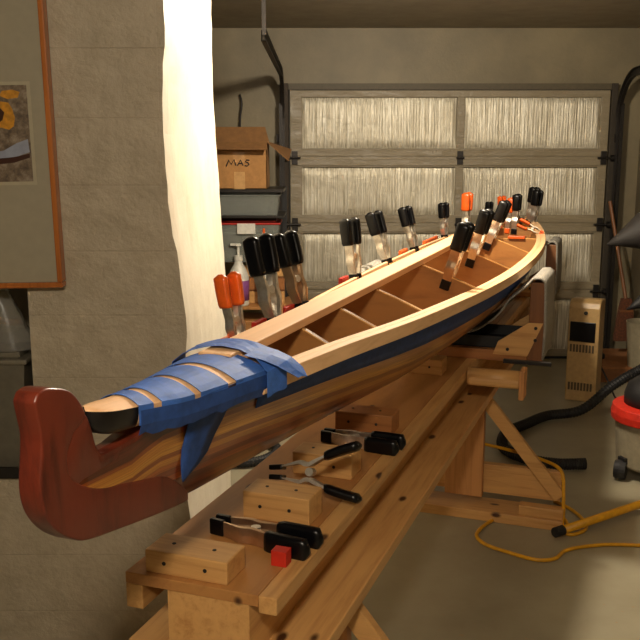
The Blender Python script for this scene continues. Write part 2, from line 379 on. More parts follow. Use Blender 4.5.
# niche contents
t = thing('storage_tote', 'grey translucent storage tote with a rimmed lid on the shelf below the picture', 'storage bin', (-1.2, 2.93, .60))
def tote(t, w, d, h, mat, lidmat, lh=.03, taper=.9):
    m = MB(); P = lambda s, z: [(-w / 2 * s, -d / 2 * s, z), (w / 2 * s, -d / 2 * s, z), (w / 2 * s, d / 2 * s, z), (-w / 2 * s, d / 2 * s, z)]
    vs = P(taper, 0) + P(1, h) + P(.975, h) + P(taper * .97, .006)
    m.add(vs, [(3, 2, 1, 0)] + [(i, (i + 1) % 4, (i + 1) % 4 + 4, i + 4) for i in range(4)] + [(i + 4, (i + 1) % 4 + 4, (i + 1) % 4 + 8, i + 8) for i in range(4)] + [(i + 8, (i + 1) % 4 + 8, (i + 1) % 4 + 12, i + 12) for i in range(4)] + [(12, 13, 14, 15)])
    m.build('tub', mat, t, bevel=.006)
    l = MB(); l.box(-w / 2 - .01, w / 2 + .01, -d / 2 - .01, d / 2 + .01, h - .004, h + lh * .4); l.box(-w / 2 + .02, w / 2 - .02, -d / 2 + .02, d / 2 - .02, h + lh * .4, h + lh)
    l.build('lid', lidmat, t, bevel=.004)
tote(t, .52, .3, .37, flat('tote_grey', (104, 98, 84), .35), flat('tote_lid', (120, 113, 96), .35))
pb = MB(); rows = []
for i in range(9):
    a = i / 8; rows.append([(-1.02 + .10 * math.cos(2 * PI * j / 14) * (1.05 - a * .6) * (1 + random.uniform(-.12, .12)) - .03 * a, 2.86 + .06 * math.sin(2 * PI * j / 14) * (1.05 - a * .6), 1.003 + .19 * a) for j in range(14)])
tag(pb.grid(rows, closed=True).build('plastic_bag', M_bag, smooth=True), 'crumpled clear plastic bag lying on the grey tote below the picture', 'plastic bag')
tag(MB().tube(catmull([(-1.4, 3.0, 1.16), (-1.15, 2.94, 1.10), (-1.0, 2.93, 1.06), (-.95, 2.94, 1.015)]), .009).build('wooden_hoop', W_pineZ, smooth=True), 'thin bent wooden stick lying on the grey tote below the picture', 'stick')
# ================================================================== SHELF BACK LEFT
t = thing('shelf_unit', 'blue-framed storage shelf with wooden boards at the back left', 'shelf', (-.48, 6.05, 0))
o_ = (-.48, 6.05, 0)
for x in (-.73, -.245):
    for y in (5.87, 6.27):
        MB().box(x - .015, x + .015, y - .015, y + .015, 0, 1.37 if x < -.5 or y > 6 else .60).build('post', M_bluebin if x < -.5 else M_blackm, t, org=o_)
for z in (.15, .60, .885):
    MB().box(-.74, -.235 + (.1 if z < .8 else 0), 5.86 + (.22 if z > .8 else 0), 6.28, z - .02, z).build('board', W_ply, t, bevel=.002, org=o_)
MB().box(-.74, -.235, 5.86, 6.28, 1.185, 1.20).build('board', M_dark, t, org=o_)
MB().box(-.74, -.235, 5.86, 6.28, 1.35, 1.37).build('board', M_dark, t, org=o_)
t = thing('storage_box', 'clear plastic box with dark contents on the shelf directly below the open carton', 'storage box', (-.485, 6.04, 1.2))
tote(t, .43, .32, .125, M_clear, M_clear, .02, .95)
MB().box(-.17, .17, -.12, .12, .008, .08).build('contents', flat('dark_contents', (48, 52, 58), .7, var=.6), t, bevel=.02)
t = thing('storage_box', 'clear plastic box with red rimmed lid on the shelf behind the white pump bottle', 'storage box', (-.485, 6.08, .885))
tote(t, .43, .30, .255, M_clear, M_red, .02, .9)
MB().box(-.17, .17, -.11, .11, .008, .2).build('contents', flat('olive_contents', (112, 106, 78), .7, var=.3), t, bevel=.02)
MB().box(-.06, .06, -.168, -.155, .19, .26).build('latch', M_white, t, bevel=.004)
# carton
t = thing('cardboard_carton', 'open brown cardboard carton with black lettering on top of the shelf', 'carton', (-.52, 6.04, 1.37))
w, d, h = .355, .30, .30
cb = MB(); cb.box(-w / 2, w / 2, -d / 2, -d / 2 + .005, 0, h); cb.box(-w / 2, w / 2, d / 2 - .005, d / 2, 0, h); cb.box(-w / 2, -w / 2 + .005, -d / 2, d / 2, 0, h); cb.box(w / 2 - .005, w / 2, -d / 2, d / 2, 0, h); cb.box(-w / 2, w / 2, -d / 2, d / 2, 0, .005)
cb.build('carton_body', M_card, t)
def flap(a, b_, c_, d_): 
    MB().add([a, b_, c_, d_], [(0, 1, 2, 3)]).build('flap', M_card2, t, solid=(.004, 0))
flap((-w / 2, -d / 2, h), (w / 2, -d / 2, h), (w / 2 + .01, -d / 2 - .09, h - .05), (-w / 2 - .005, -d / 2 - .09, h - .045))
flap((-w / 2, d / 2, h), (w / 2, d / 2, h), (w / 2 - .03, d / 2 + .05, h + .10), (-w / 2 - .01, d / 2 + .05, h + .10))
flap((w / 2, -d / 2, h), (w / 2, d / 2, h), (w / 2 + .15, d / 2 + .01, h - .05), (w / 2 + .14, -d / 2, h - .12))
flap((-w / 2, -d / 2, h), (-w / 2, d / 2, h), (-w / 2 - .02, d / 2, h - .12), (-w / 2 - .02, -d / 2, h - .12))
MB().box(-.035, .035, -d / 2 - .0012, -d / 2 - .0002, 0, .11).build('packing_tape', flat('packing_tape', (200, 156, 100), .25), t)
MB().box(-.04, .035, -d / 2 - .0012, -d / 2 - .0002, .17, .235).build('packing_tape', flat('packing_tape2', (186, 140, 88), .25), t)
# hand-drawn letters M A S
def stroke(pts, r=.0042):
    m = MB(); m.tube([(p[0], -d / 2 - .0025, p[1]) for p in pts], r, 6); m.build('lettering', M_blackm, t)
stroke([(-.085, .145), (-.068, .185), (-.052, .158), (-.034, .188), (-.022, .15)])
stroke([(-.012, .15), (.008, .186), (.024, .15)]); stroke([(-.004, .163), (.018, .163)])
stroke([(.066, .184), (.046, .186), (.038, .175), (.056, .168), (.062, .157), (.05, .147), (.034, .15)])
# bottles
def bottle(name, label, loc, r, h, mat, top, cap, capr=.3, lab=None):
    t = thing(name, label, 'bottle', loc)
    MB().lathe([(r * .92, 0), (r, .01), (r, h * .62), (r * .8, h * .76), (r * .42, h * .9), (r * .34, h)], (0, 0, 0)).build('bottle_body', mat, t, smooth=True)
    c = MB(); c.lathe([(r * .42, h * .97), (r * .42, h * 1.08)], (0, 0, 0))
    if top == 'pump':
        c.lathe([(r * .14, h * 1.08), (r * .12, h * 1.28)], (0, 0, 0)); c.lathe([(r * .3, h * 1.28), (r * .3, h * 1.32)], (0, 0, 0)); c.bar((-r * .75, 0, h * 1.31), (r * .2, 0, h * 1.31), r * .25, r * .2)
    else: c.lathe([(r * .38, h * 1.05), (r * .2, h * 1.22)], (0, 0, 0))
    c.build('pump' if top == 'pump' else 'cap', cap, t, smooth=False)
    if lab: MB().lathe([(r * 1.01, h * .12), (r * 1.01, h * .55)], (0, 0, 0)).build('bottle_label', lab, t, smooth=True)
bottle('pump_bottle', 'large white pump bottle with purple label on the wooden shelf', (-.54, 5.92, .60), .068, .31, M_white, 'pump', M_white, lab=M_purple)
bottle('squeeze_bottle', 'white bottle with blue cap beside the pump bottle on the shelf', (-.675, 5.99, .60), .045, .25, M_white, 'cap', M_bluecap)
bottle('squeeze_bottle', 'white bottle with orange nozzle on the shelf, right of the pump bottle', (-.37, 5.93, .60), .035, .42, M_white, 'cap', M_orange)
t = thing('wooden_crate', 'small slatted wooden crate on the shelf between the white bottles', 'crate', (-.44, 6.08, .60))
for z in (.0, .09, .18): MB().box(-.13, .20, -.06, -.05, z, z + .075).build('slat', W_redY if z == .09 else W_pine, t)
MB().box(-.13, .20, -.05, .06, 0, .2).build('crate_body', W_red, t)
tag(MB().box(-.70, -.13, 5.88, 6.2, .15, .5).build('wooden_box', W_ply, bevel=.005), 'plain plywood box on the lowest shelf board at the back left', 'box')
tag(MB().tube(catmull([(-.60, 6.92, 2.02), (-.585, 6.91, 1.95), (-.6, 6.91, 1.82), (-.597, 6.91, 1.55)]), .008).build('wall_cable', M_dark, smooth=True), 'dark cable hanging on the back wall above the open carton', 'cable')
# ================================================================== FLOOR RIGHT
t = thing('space_heater', 'tall cream electric heater with a black control window standing before the garage door', 'heater', (1.745, 5.78, 0), math.radians(-26))
prof = [(-.10, 0), (-.10, .62), (-.085, .655), (-.04, .672), (.10, .66), (.10, 0)]
MB().prism(prof, lambda a, b_, d_: (d_, a, b_), -.098, .098).build('heater_body', M_cream, t, bevel=.008)
MB().box(-.085, .075, -.108, -.098, .40, .53).build('control_window', M_black, t, bevel=.003)
for z in (.33, .075):
    m = MB(); [m.box(-.08 + .02 * k, -.068 + .02 * k, -.105, -.099, z, z + .05) for k in range(8)]
    m.build('vent', flat('vent_dark', (92, 74, 50), .6), t)
MB().lathe([(.012, 0), (.012, .012)], (.01, -.1, .59), 14, M=Matrix.Rotation(PI / 2, 3, 'X')).build('knob', M_blackm, t)
tag(MB().tube(catmull([(1.80, 5.86, .25), (1.86, 5.84, .22), (1.93, 5.8, .08), (1.95, 5.7, .012), (2.0, 5.5, .01)]), .006).build('power_cord', M_blackm, smooth=True), 'thin black cord trailing from the back of the cream heater', 'cord')
# shop vac
t = thing('shop_vacuum', 'grey canister shop vacuum with red rim and black motor head at the right edge', 'vacuum', (1.70, 4.36, 0))
MB().lathe([(.17, .055), (.185, .07), (.198, .24), (.205, .30), (.20, .305), (.14, .305)], n=40).build('canister', M_vac, t, smooth=False)
MB().lathe([(.207, .29), (.222, .295), (.225, .33), (.218, .365), (.16, .375), (.13, .375)], n=40).build('rim', M_red, t, bevel=.003)
MB().lathe([(.165, .37), (.165, .42), (.15, .47), (.10, .51), (.04, .515)], n=32).build('motor_head', M_blackm, t, smooth=True)
MB().box(-.05, .02, -.235, -.215, .23, .34).build('latch', M_red, t, bevel=.006)
MB().tube(catmull([(-.10, -.13, .47), (-.125, -.15, .44), (-.10, -.16, .39), (-.05, -.17, .36), (0, -.2, .33)]), .006, 8).build('cord', M_orange, t, smooth=True)
for ang in (200, 250, 330, 60):
    a = math.radians(ang); cx, cy = .205 * math.cos(a), .205 * math.sin(a)
    c = MB(); c.lathe([(.01, -.028), (.045, -.028), (.052, 0), (.045, .028), (.01, .028)], (cx, cy, .053), 20, M=Matrix.Rotation(PI / 2, 3, 'Y') @ Matrix.Rotation(.5, 3, 'X'))
    c.bar((cx, cy, .1), (cx * .8, cy * .8, .1), .05, .03); c.build('caster', M_blackm, t)
hose = catmull([(1.70, 4.5, .50), (1.80, 4.62, .52), (2.02, 5.0, .46), (2.0, 5.4, .30), (1.82, 5.42, .18), (1.60, 5.30, .06), (1.38, 5.26, .035), (1.2, 5.08, .035), (1.06, 4.92, .035), (1.0, 4.68, .035), (1.08, 4.5, .035), (1.22, 4.42, .035), (1.37, 4.42, .035)], 24)
tag(MB().tube(hose, .031, 12, ripple=-.12).build('vacuum_hose', M_blackm), 'thick black ribbed vacuum hose looped on the floor behind the trestle', 'hose')
hose2 = catmull([(-.60, 4.52, .03), (-.46, 4.45, .03), (-.33, 4.47, .03), (-.245, 4.58, .03), (-.25, 4.72, .03), (-.4, 4.86, .03)], 16)
tag(MB().tube(hose2, .026, 10, ripple=-.1).build('hose_loop', M_blackm), 'black ribbed hose on the floor behind the bow of the boat', 'hose')
# lamp with two cones at the right edge
t = thing('floor_lamp', 'dark floor lamp with two cone shades at the right edge above the vacuum', 'lamp', (1.90, 4.9, 0))
MB().lathe([(.12, 0), (.12, .02), (.02, .035)]).build('base', M_blackm, t)
MB().tube([(0, 0, .02), (0, 0, 1.45)], .012).build('pole', M_blackm, t)
def shade(c, d, ln, r, mat):
    q = Vector(d).normalized().to_track_quat('Z', 'Y').to_matrix()
    MB().lathe([(.004, 0), (r * .28, ln * .25), (r * .62, ln * .55), (r * .9, ln * .85), (r, ln), (r * .97, ln), (r * .6, ln * .6), (.003, .01)], c, 30, M=q).build('lamp_shade', mat, t, smooth=True)
shade((-.34, -.02, 1.12), (1, .05, .34), .36, .16, M_conc)
shade((-.21, -.02, .76), (1, .05, .5), .22, .08, M_blackm)
# broom, boxes, bucket
t = thing('broom', 'wooden broom with red-brown bristles leaning on the wall by the garage door', 'broom', (2.26, 6.55, .22))
MB().tube([(-.10, .20, 1.02), (0, 0, .30)], .013).build('handle', W_red, t)
b_ = MB(); b_.prism([(-.035, .32), (.035, .32), (.055, .20), (.075, 0), (-.075, 0), (-.055, .2)], lambda a, c_, d_: (a, d_, c_), -.025, .025); b_.build('bristles', flat('bristle', (112, 62, 34), .9, var=.5, scale=80), t, bevel=.005)
MB().box(-.05, .05, -.028, .028, .22, .235).build('binding', W_red, t)
t = thing('cardboard_box', 'low brown cardboard box lying on the floor under the broom', 'box', (2.2, 6.45, 0))
MB().box(-.28, .2, -.28, .33, 0, .1).build('box_body', flat('kraft', (140, 92, 54), .8), t, bevel=.004)
MB().box(-.28, .2, -.28, .33, .1, .108).build('box_lid', flat('kraft2', (160, 106, 62), .8), t)
tag(MB().box(2.0, 2.09, 6.42, 6.55, .108, .15).build('black_tool_case', M_blackm, bevel=.01), 'small black case on the low cardboard box beside the door track', 'case')
tag(MB().lathe([(.10, .108), (.125, .42), (.128, .43), (.12, .43), (.1, .2)], (2.29, 6.22, 0)).build('plastic_bucket', M_vac, smooth=False), 'grey plastic bucket standing on the low cardboard box at the right edge', 'bucket')
# yellow cord and pole
cord = [(.72, 4.12, .26), (.86, 4.02, .255), (.99, 3.88, .257), (1.055, 3.75, .25), (1.065, 3.72, .16), (1.062, 3.70, .03), (1.05, 3.66, .008), (1.07, 3.62, .008), (1.11, 3.63, .008), (1.16, 3.68, .008), (1.175, 3.78, .008),
        (1.15, 3.9, .008), (1.10, 3.99, .008)]
tag(MB().tube(catmull(cord, 8), .008, 8).build('extension_cord', M_yellow, smooth=True), 'yellow extension cord hooked over the outer end of the trestle foot', 'cord')
cord2 = [(.95, 3.60, .0), (.83, 3.56, 0), (.74, 3.60, 0), (.69, 3.70, 0)]
loop = [(1.04, 3.64, .010), (1.09, 3.72, .010), (1.08, 3.84, .010), (1.0, 3.875, .010), (.88, 3.86, .010), (.78, 3.78, .010), (.70, 3.68, .010), (.67, 3.60, .010), (.695, 3.52, .010), (.77, 3.45, .010), (.87, 3.38, .010), (.95, 3.39, .010), (1.01, 3.46, .010), (1.10, 3.50, .010), (1.24, 3.52, .010), (1.5, 3.49, .010)]
tag(MB().tube(catmull([(p[0], p[1], .008) for p in loop], 8), .008, 8).build('extension_cord', M_yellow, smooth=True), 'yellow cord lying in a wide loop on the floor before the trestle', 'cord')
t = thing('yellow_pole', 'straight yellow pole with a black end cap lying on the floor at right', 'pole', (1.0, 3.58, 0))
MB().tube([(.03, .012, .039), (.80, .52, .039)], .018, 16).build('shaft', M_yellow, t, smooth=True)
MB().tube([(-.005, -.01, .039), (.035, .015, .039)], .022, 16).build('end_cap', M_blackm, t)
# ================================================================== TRESTLES AND STRONGBACK
def bt(name, label, cat, s, b, z, group=None): return thing(name, label, cat, W(s, b, z), TH, group)
def trestle(s, label):
    t = bt('trestle', label, 'trestle', s, 0, 0, 'trestles under the beam'); o = (s, 0, 0)
    q = lambda m, n, mat, **k: m.build(n, mat, t, org=o, **k)
    for b0 in (-.01, -.25): q(MB().box(s - .02, s + .02, -(b0 + .17), -b0, .09, .58), 'post', W_pineZ, bevel=.003)
    q(MB().box(s + .022, s + .06, -.5, .5, .10, .235), 'rail', W_pineY, bevel=.003)
    q(MB().box(s - .07, s + .10, -.52, .52, .0, .045), 'foot', W_pineY, bevel=.003)
    q(MB().box(s - .055, s - .0, -.52, -.33, .045, .09), 'foot_block', W_pineY, bevel=.003)
    q(MB().box(s - .055, s - .0, .33, .52, .045, .09), 'foot_block', W_pineY, bevel=.003)
    for sg in (1, -1):
        m = MB(); m.bar((s - .0, -sg * .16, .52), (s - .0, -sg * .50, .12), .035, .07, up=(1, 0, 0)) if False else m.bar((s, -sg * .165, .535), (s, -sg * .50, .13), .03, .055)
        q(m, 'brace', W_pineY, bevel=.002)
    return t
trestle(2.72, 'pine trestle with diagonal braces under the middle of the long beam')
trestle(.78, 'pine trestle under the near end of the long beam')
sb = bt('strongback_beam', 'long pine box beam carrying wooden blocks beneath the boat', 'beam', .42, 0, .58); so = (.42, 0, .58)
q = lambda m, n, mat, **k: m.build(n, mat, sb, org=so, **k)
q(MB().box(.36, 4.9, -.105, .20, .745, .77), 'top_board', W_ply, bevel=.002)
q(MB().box(.36, 4.9, -.145, -.105, .732, .77), 'edge_rail', W_pine, bevel=.003)
q(MB().box(.36, 4.9, .16, .20, .69, .745), 'edge_rail', W_pine, bevel=.003)
q(MB().box(.36, 4.9, -.085, .10, .615, .745), 'web', W_pine)
q(MB().box(.36, 4.9, -.205, .20, .58, .615), 'bottom_board', W_pine, bevel=.003)
# wooden blocks standing across the beam
def block(s, b0, b1, h, dep, label, mat=W_pineY):
    t = bt('wooden_block', label, 'block', s, 0, .77, 'blocks across the beam'); m = MB().box(0, dep, -b1, -b0, 0, h); m.build('block_body', mat, t, bevel=.003)
    for bb in (b0 + .045, b1 - .05):
        k = MB(); k.tube([(-.0012, -bb, h * .5), (.001, -bb, h * .5)], .0045, 8); k.build('screw_head', M_blackm, t)
        k = MB(); k.tube([(dep * .5, -bb, h - .001), (dep * .5, -bb, h + .0012)], .0045, 8); k.build('screw_head', M_blackm, t)
block(.375, -.16, .03, .05, .09, 'low pine block at the near left end of the beam')
block(.70, -.085, .085, .068, .09, 'pale pine block behind the nearest black clamp')
block(1.02, -.085, .085, .062, .09, 'pine block in the middle of the beam, behind the open clamp')
block(1.42, -.10, .085, .062, .09, 'pine block darkened for the shade under the hull, just behind the pair of clamps on the beam', W_redY)  # shade of the hull put into this block as a darker wood
block(2.2, -.085, .07, .06, .09, 'pine block farthest along the beam, before the carpeted cradle')
# ================================================================== SLING CRADLES
SS = [0, .15, .4, .8, 1.2, 1.6, 2, 2.4, 2.8, 3.2, 3.6, 4, 4.4, 4.7, 4.9]
BB = [.014, .032, .07, .125, .175, .22, .255, .28, .29, .288, .268, .222, .155, .085, .016]
ZSS = [1.185, 1.205, 1.200, 1.192, 1.175, 1.165, 1.155, 1.15, 1.148, 1.15, 1.156, 1.162, 1.172, 1.18, 1.188]
SK = [-.1, 0, .1, .25, .4, .8, 1.2, 1.6, 2, 2.8, 3.6, 4.2, 4.6, 4.9]
ZK = [1.075, 1.05, 1.03, 1.006, .99, .955, .93, .91, .898, .892, .912, .965, 1.03, 1.12]
def hb(s): return interp(s, SS, BB)
def hz(s): return interp(s, SS, ZSS) if s > .15 else (1.178 + (1.205 - 1.178) * max(0, min(1, (s - .06) / .09)))
def hk(s): return interp(s, SK, ZK)
def sect(s, t):            # t: 0 keel .. 1 sheer -> (b, z)
    B, Z1, Z0 = hb(s), hz(s), hk(s)
    rnd = max(0, min(1, (s - .1) / 1.3)); 
    if s > 3.6: rnd = max(0, 1 - (s - 3.6) / 1.3)
    a = t * PI / 2
    br, zr = math.sin(a) ** .9, (1 - math.cos(a) ** 1.15)
    bv, zv = t ** .75, t
    b = B * (br * rnd + bv * (1 - rnd)); z = Z0 + (Z1 - Z0) * (zr * rnd + zv * (1 - rnd))
    wmin = .0178 * min(1, t * 10 + .05) * max(0, min(1, (.32 - s) / .12))
    return max(b, wmin), z
def cradle(s0, s1, bo, zt, label, zb=.77):
    t = bt('sling_cradle', label, 'boat stand', (s0 + s1) / 2, 0, zb, 'carpeted sling cradles'); o = ((s0 + s1) / 2, 0, zb)
    q = lambda m, n, mat, **k: m.build(n, mat, t, org=o, **k)
    for s in (s0 + .02, s1 - .02):
        for sg in (1, -1):
            q(MB().box(s - .018, s + .018, -sg * bo - .03 if sg > 0 else bo - .03, -sg * bo + .03 if sg > 0 else bo + .03, zb - .03 if False else zb, zt - .03), 'upright', W_red, bevel=.003)
            g = MB(); g.prism([(sg * (bo + .028), zb + .085), (sg * (bo + .028), zb + .17), (sg * (bo - .03), zb + .17), (sg * (bo - .15), zb + .085), (sg * (bo - .17), zb + .03), (sg * (bo - .03), zb + .03)] [1:] , lambda a, c, d: (d, -a, c), s - .03 if s < (s0 + s1) / 2 else s + .019, s - .019 if s < (s0 + s1) / 2 else s + .03)
            gg = q(g, 'gusset', W_pineY)
            for (bb, zz) in ((bo - .0, zb + .15), (bo - .0, zb + .10), (bo - .11, zb + .055)):
                k = MB(); k.tube([(s - .034, -sg * bb, zz), (s - .029, -sg * bb, zz)], .007, 8)
                if s < (s0 + s1) / 2: k.build('bolt', M_blackm, gg, org=(0, 0, 0)).location = (-o[0], 0, -o[2])
        q(MB().box(s - .018, s + .018, -(bo - .032), bo - .032, zb, zb + .045), 'crossboard', W_redY, bevel=.003)
    sm = (s0 + s1) / 2
    for sg in (1, -1): q(MB().box(s0 + .02, s1 - .02, sg * bo - .02, sg * bo + .02, zt - .07, zt - .03), 'top_rail', W_red, bevel=.003)
    path = [(bo + .035, zb + .02), (bo + .038, zb + .15), (bo + .034, zt - .06), (bo + .030, zt - .022), (bo + .012, zt - .010), (bo - .02, zt - .012), (bo - .045, zt - .04)]
    g = 12; under = []
    for k in range(g + 1):
        tt = .72 * (1 - k / g); bb, zz = sect(sm, tt); under.append((bb, zz))
    # push sling just below the hull
    rows = []
    right = path + [(p[0] + .004, p[1] - .020) for p in under]
    full = right + [(-p[0], p[1]) for p in right[::-1][1:]]
    for sx in (s0 - .01, s1 + .01):
        rows.append(None)
    nS = 6; rows = []
    for i in range(nS + 1):
        s = s0 - .01 + (s1 - s0 + .02) * i / nS
        r = []
        for j, (bb, zz) in enumerate(full):
            r.append((s, -bb, zz + .0015 * math.sin(j * 1.7 + i)))
        rows.append(r)
    q(MB().grid(rows), 'carpet_sling', M_carpet, smooth=True, solid=(.007, -1))
    return t
cradle(2.52, 2.86, .385, 1.135, 'wooden cradle with grey carpet sling holding the middle of the boat')
cradle(4.18, 4.46, .27, 1.115, 'wooden cradle with grey carpet sling holding the far end of the boat')
t = bt('shade_box', 'black box added for the shade between the crossboards inside the near carpeted cradle', 'shade stand-in', 2.69, .18, .815)  # black box added to darken the gap where shade lies between the crossboards
m = MB(); m.box(-.13, .13, -.15, .15, 0, .006); m.box(-.13, -.125, -.15, .15, 0, .05); m.box(.125, .13, -.15, .15, 0, .05); m.box(-.13, .13, -.15, -.145, 0, .05); m.box(-.13, .13, .145, .15, 0, .05); m.build('shade_box_body', M_blackm, t)
# cross beam clamped under the near cradle
t = bt('cross_beam', 'short pine cross beam sticking out under the carpeted cradle', 'beam', 2.33, .2, .63)
o = (2.33, .2, .63)
MB().box(2.29, 2.37, -.36, -.15, .715, .755).build('beam_body', W_pineY, t, org=(2.33, -.2, .63), bevel=.015, seg=4)
MB().tube([L(2.33, .15, .745), L(2.33, .355, .745)], .036, 20).build('round_stock', W_pineY, t, org=(2.33, -.2, .63), smooth=True)
MB().box(2.285, 2.375, -.375, -.355, .675, .79).build('end_plate', W_pineZ, t, org=(2.33, -.2, .63), bevel=.003)
tag(MB().bar(W(2.44, .27, .792), W(2.44, .46, .792), .02, .016).build('steel_bar', M_dark, bevel=.002), 'dark flat steel bar lying across below the cradle gusset', 'bar')
# ================================================================== THE BOAT
boat = bt('wooden_boat', 'long unfinished cedar-strip boat with mahogany curled stem and blue tape at the bow', 'boat', 0, 0, .89); bo_ = (0, 0, .89)
q = lambda m, n, mat, **k: m.build(n, mat, boat, org=bo_, **k)
NT = 22
sl = [-.085, -.06, -.03, 0, .03, .06, .1, .15, .2, .25, .3] + [.3 + .1 * k for k in range(1, 46)] + [4.85, 4.9]
rows = []; uvs = []
for s in sl:
    r = []
    for k in range(-NT, NT + 1):
        tt = abs(k) / NT; b, z = sect(s, tt)
        r.append(L(s, b if k > 0 else -b if k < 0 else 0, z)); uvs.append((s, 1 - tt))
    rows.append(r)
hull = MB().grid(rows)
q(hull, 'hull', [M_hull, W_inside], smooth=True, uvs=uvs, solid=(.007, -1, 1), fixn=True)
# curled mahogany stem
outl = [(-.176, 1.306), (-.172, 1.285), (-.166, 1.255), (-.169, 1.225), (-.174, 1.195), (-.175, 1.170), (-.169, 1.145), (-.156, 1.122), (-.135, 1.099), (-.110, 1.080), (-.085, 1.066), (-.05, 1.056), (0, 1.046), (.06, 1.034), (.13, 1.021), (.20, 1.009), (.26, 1.001)]
inn = [(.245, 1.020), (.225, 1.040), (.195, 1.062), (.165, 1.080), (.144, 1.087), (.11, 1.096), (.064, 1.107), (.02, 1.118), (-.017, 1.126), (-.05, 1.138), (-.081, 1.155), (-.104, 1.175), (-.111, 1.198), (-.107, 1.222)]
top = [(-.092, 1.238), (-.072, 1.246), (-.061, 1.256), (-.070, 1.276), (-.090, 1.298), (-.110, 1.309), (-.132, 1.316), (-.152, 1.320), (-.168, 1.317)]
sm_ = lambda P: [(p.x, p.z) for p in catmull([(a, 0, b) for a, b in P], 3)]
poly = sm_(outl)[:-1] + sm_(inn)[:-1] + sm_(top)
st = MB().prism(poly, lambda a, b_, d_: (a, d_, b_), -.0195, .0195)
q(st, 'stem', W_mahog, smooth=True, bevel=.008, seg=4)
core = sm_([(-.125, 1.15), (-.10, 1.150), (-.078, 1.156), (-.05, 1.157), (.02, 1.158)])[:-1] + sm_([(.02, 1.158), (.028, 1.175), (-.004, 1.180), (-.022, 1.184), (-.034, 1.196), (-.041, 1.215), (-.047, 1.235), (-.060, 1.258), (-.080, 1.262), (-.12, 1.25), (-.13, 1.2)])
q(MB().prism(core, lambda a, b_, d_: (a, d_, b_), -.0182, .0182), 'stem_core', W_mahog, smooth=True, bevel=.004, seg=2)
# stem cap strip running back along the top of the hull
rows = []
for s in [-.03, -.01, .03, .07, .1, .15]:
    z = hz(s); w_ = max(hb(s), .018) + .001; rows.append([L(s, w_, z - .006), L(s, w_, z + .002), L(s, 0, z + .004), L(s, -w_, z + .002), L(s, -w_, z - .006)])
q(MB().grid(rows, closed=True), 'stem_cap', W_mahog, smooth=False)
# gunwale strips
def strip(name, fb, fz, w_, h_, s0, s1, mat, side=1, inner=False, n=90, parent=boat):
    rows = []
    for i in range(n + 1):
        s = s0 + (s1 - s0) * i / n; e = .01
        db = (fb(s + e) - fb(s - e)) / (2 * e); nl = math.sqrt(1 + db * db); nx, ny = -db / nl, 1 / nl
        b, z = fb(s), fz(s)
        P = []
        for (o1, o2) in ((0, 0), (w_, 0), (w_, h_), (0, h_)):
            P.append(L(s + nx * o1, side * (b + ny * o1), z + o2))
        rows.append(P)
    m = MB().grid(rows, closed=True); k = len(m.v); m.f += [(0, 1, 2, 3), (k - 1, k - 2, k - 3, k - 4)]; m.m += [0, 0]
    return m.build(name, mat, parent, org=bo_, bevel=.002)
strip('outwale', lambda s: hb(s) + .0003, lambda s: hz(s) - .032, .025, .036, .42, 4.88, W_strip, 1)
strip('inwale', lambda s: hb(s) - .022, lambda s: hz(s) - .024, .0218, .028, .45, 4.80, W_strip, 1)
strip('inwale', lambda s: hb(s) - .022, lambda s: hz(s) - .020, .013, .024, .45, 4.80, W_strip, -1)
# blue tape along the near side under the outwale
rows = []
for i in range(80):
    s = .45 + 3.5 * i / 79; r = []
    w_ = .80 if s > .9 else .80
    for tt in (.70, .77, .84, .90):
        b, z = sect(s, tt); r.append(L(s, b + .0022, z - .001))
    rows.append(r)
q(MB().grid(rows), 'tape_band', M_tape2, smooth=True, solid=(.0008, 1))
# long straight ridge strip on the centreline
rows = []
for i in range(61):
    f = i / 60; s = .40 + 3.38 * f; w_ = .036
    if f > .985: w_ = .036 * math.sqrt(max(.05, 1 - ((f - .985) / .015) ** 2))
    z = 1.226 + .012 * f * f
    rows.append([L(s, -w_, z), L(s, w_, z), L(s, w_, z + .022), L(s, -w_, z + .022)])
m = MB().grid(rows, closed=True); k = len(m.v); m.f += [(0, 1, 2, 3), (k - 1, k - 2, k - 3, k - 4)]; m.m += [0, 0]
q(m, 'ridge_strip', W_strip2, bevel=.003)
# plywood frames (bulkheads) with the light on their top edges put in as paler wood
def ridgez(s): f = (s - .40) / 3.38; return 1.225 + .012 * f * f
for s in (.80, 1.08, 1.42, 2.0, 2.6, 3.2, 3.8, 4.35):
    pts = []
    for k in range(-NT, NT + 1):
        b, z = sect(s, abs(k) / NT); b = max(0, b - .0085); z = z + .008
        pts.append((b if k > 0 else -b if k < 0 else 0, min(z, hz(s) - .022)))
    pts = pts[1:-1]
    B = pts[-1][0] - .014
    full = [p for p in pts if abs(p[0]) <= B]
    full = [(-B, hz(s) - .03)] + [p for p in full if p[1] < hz(s) - .03] + [(B, hz(s) - .03)]
    rt = ridgez(s) if s < 3.75 else hz(s) - .012
    full += [(B, hz(s) - .004), (B * .5, (rt + hz(s)) / 2 + .006), (.03, rt), (-.03, rt), (-B * .5, (rt + hz(s)) / 2 + .006), (-B, hz(s) - .004)]
    o1 = q(MB().prism(full, lambda a, b_, d_: (d_, -a, b_), s, s + .012), 'frame', W_bulk)
    # paler strip colours in the light caught by the top edge
    e = [(B, hz(s) - .004), (B * .5, (rt + hz(s)) / 2 + .006), (.03, rt)]
    for sg in (1, -1):
        E_ = [(sg * a, b_ + .0) for a, b_ in e]; pl4 = E_ + [(a, b_ - .004) for a, b_ in E_[::-1]]
        MB().prism(pl4, lambda a, b_, d_: (d_, -a, b_), s - .0012, s + .0125).build('lit_edge', W_litedge, o1)
        C.objects[-1].location = (-bo_[0], 0, -bo_[2])
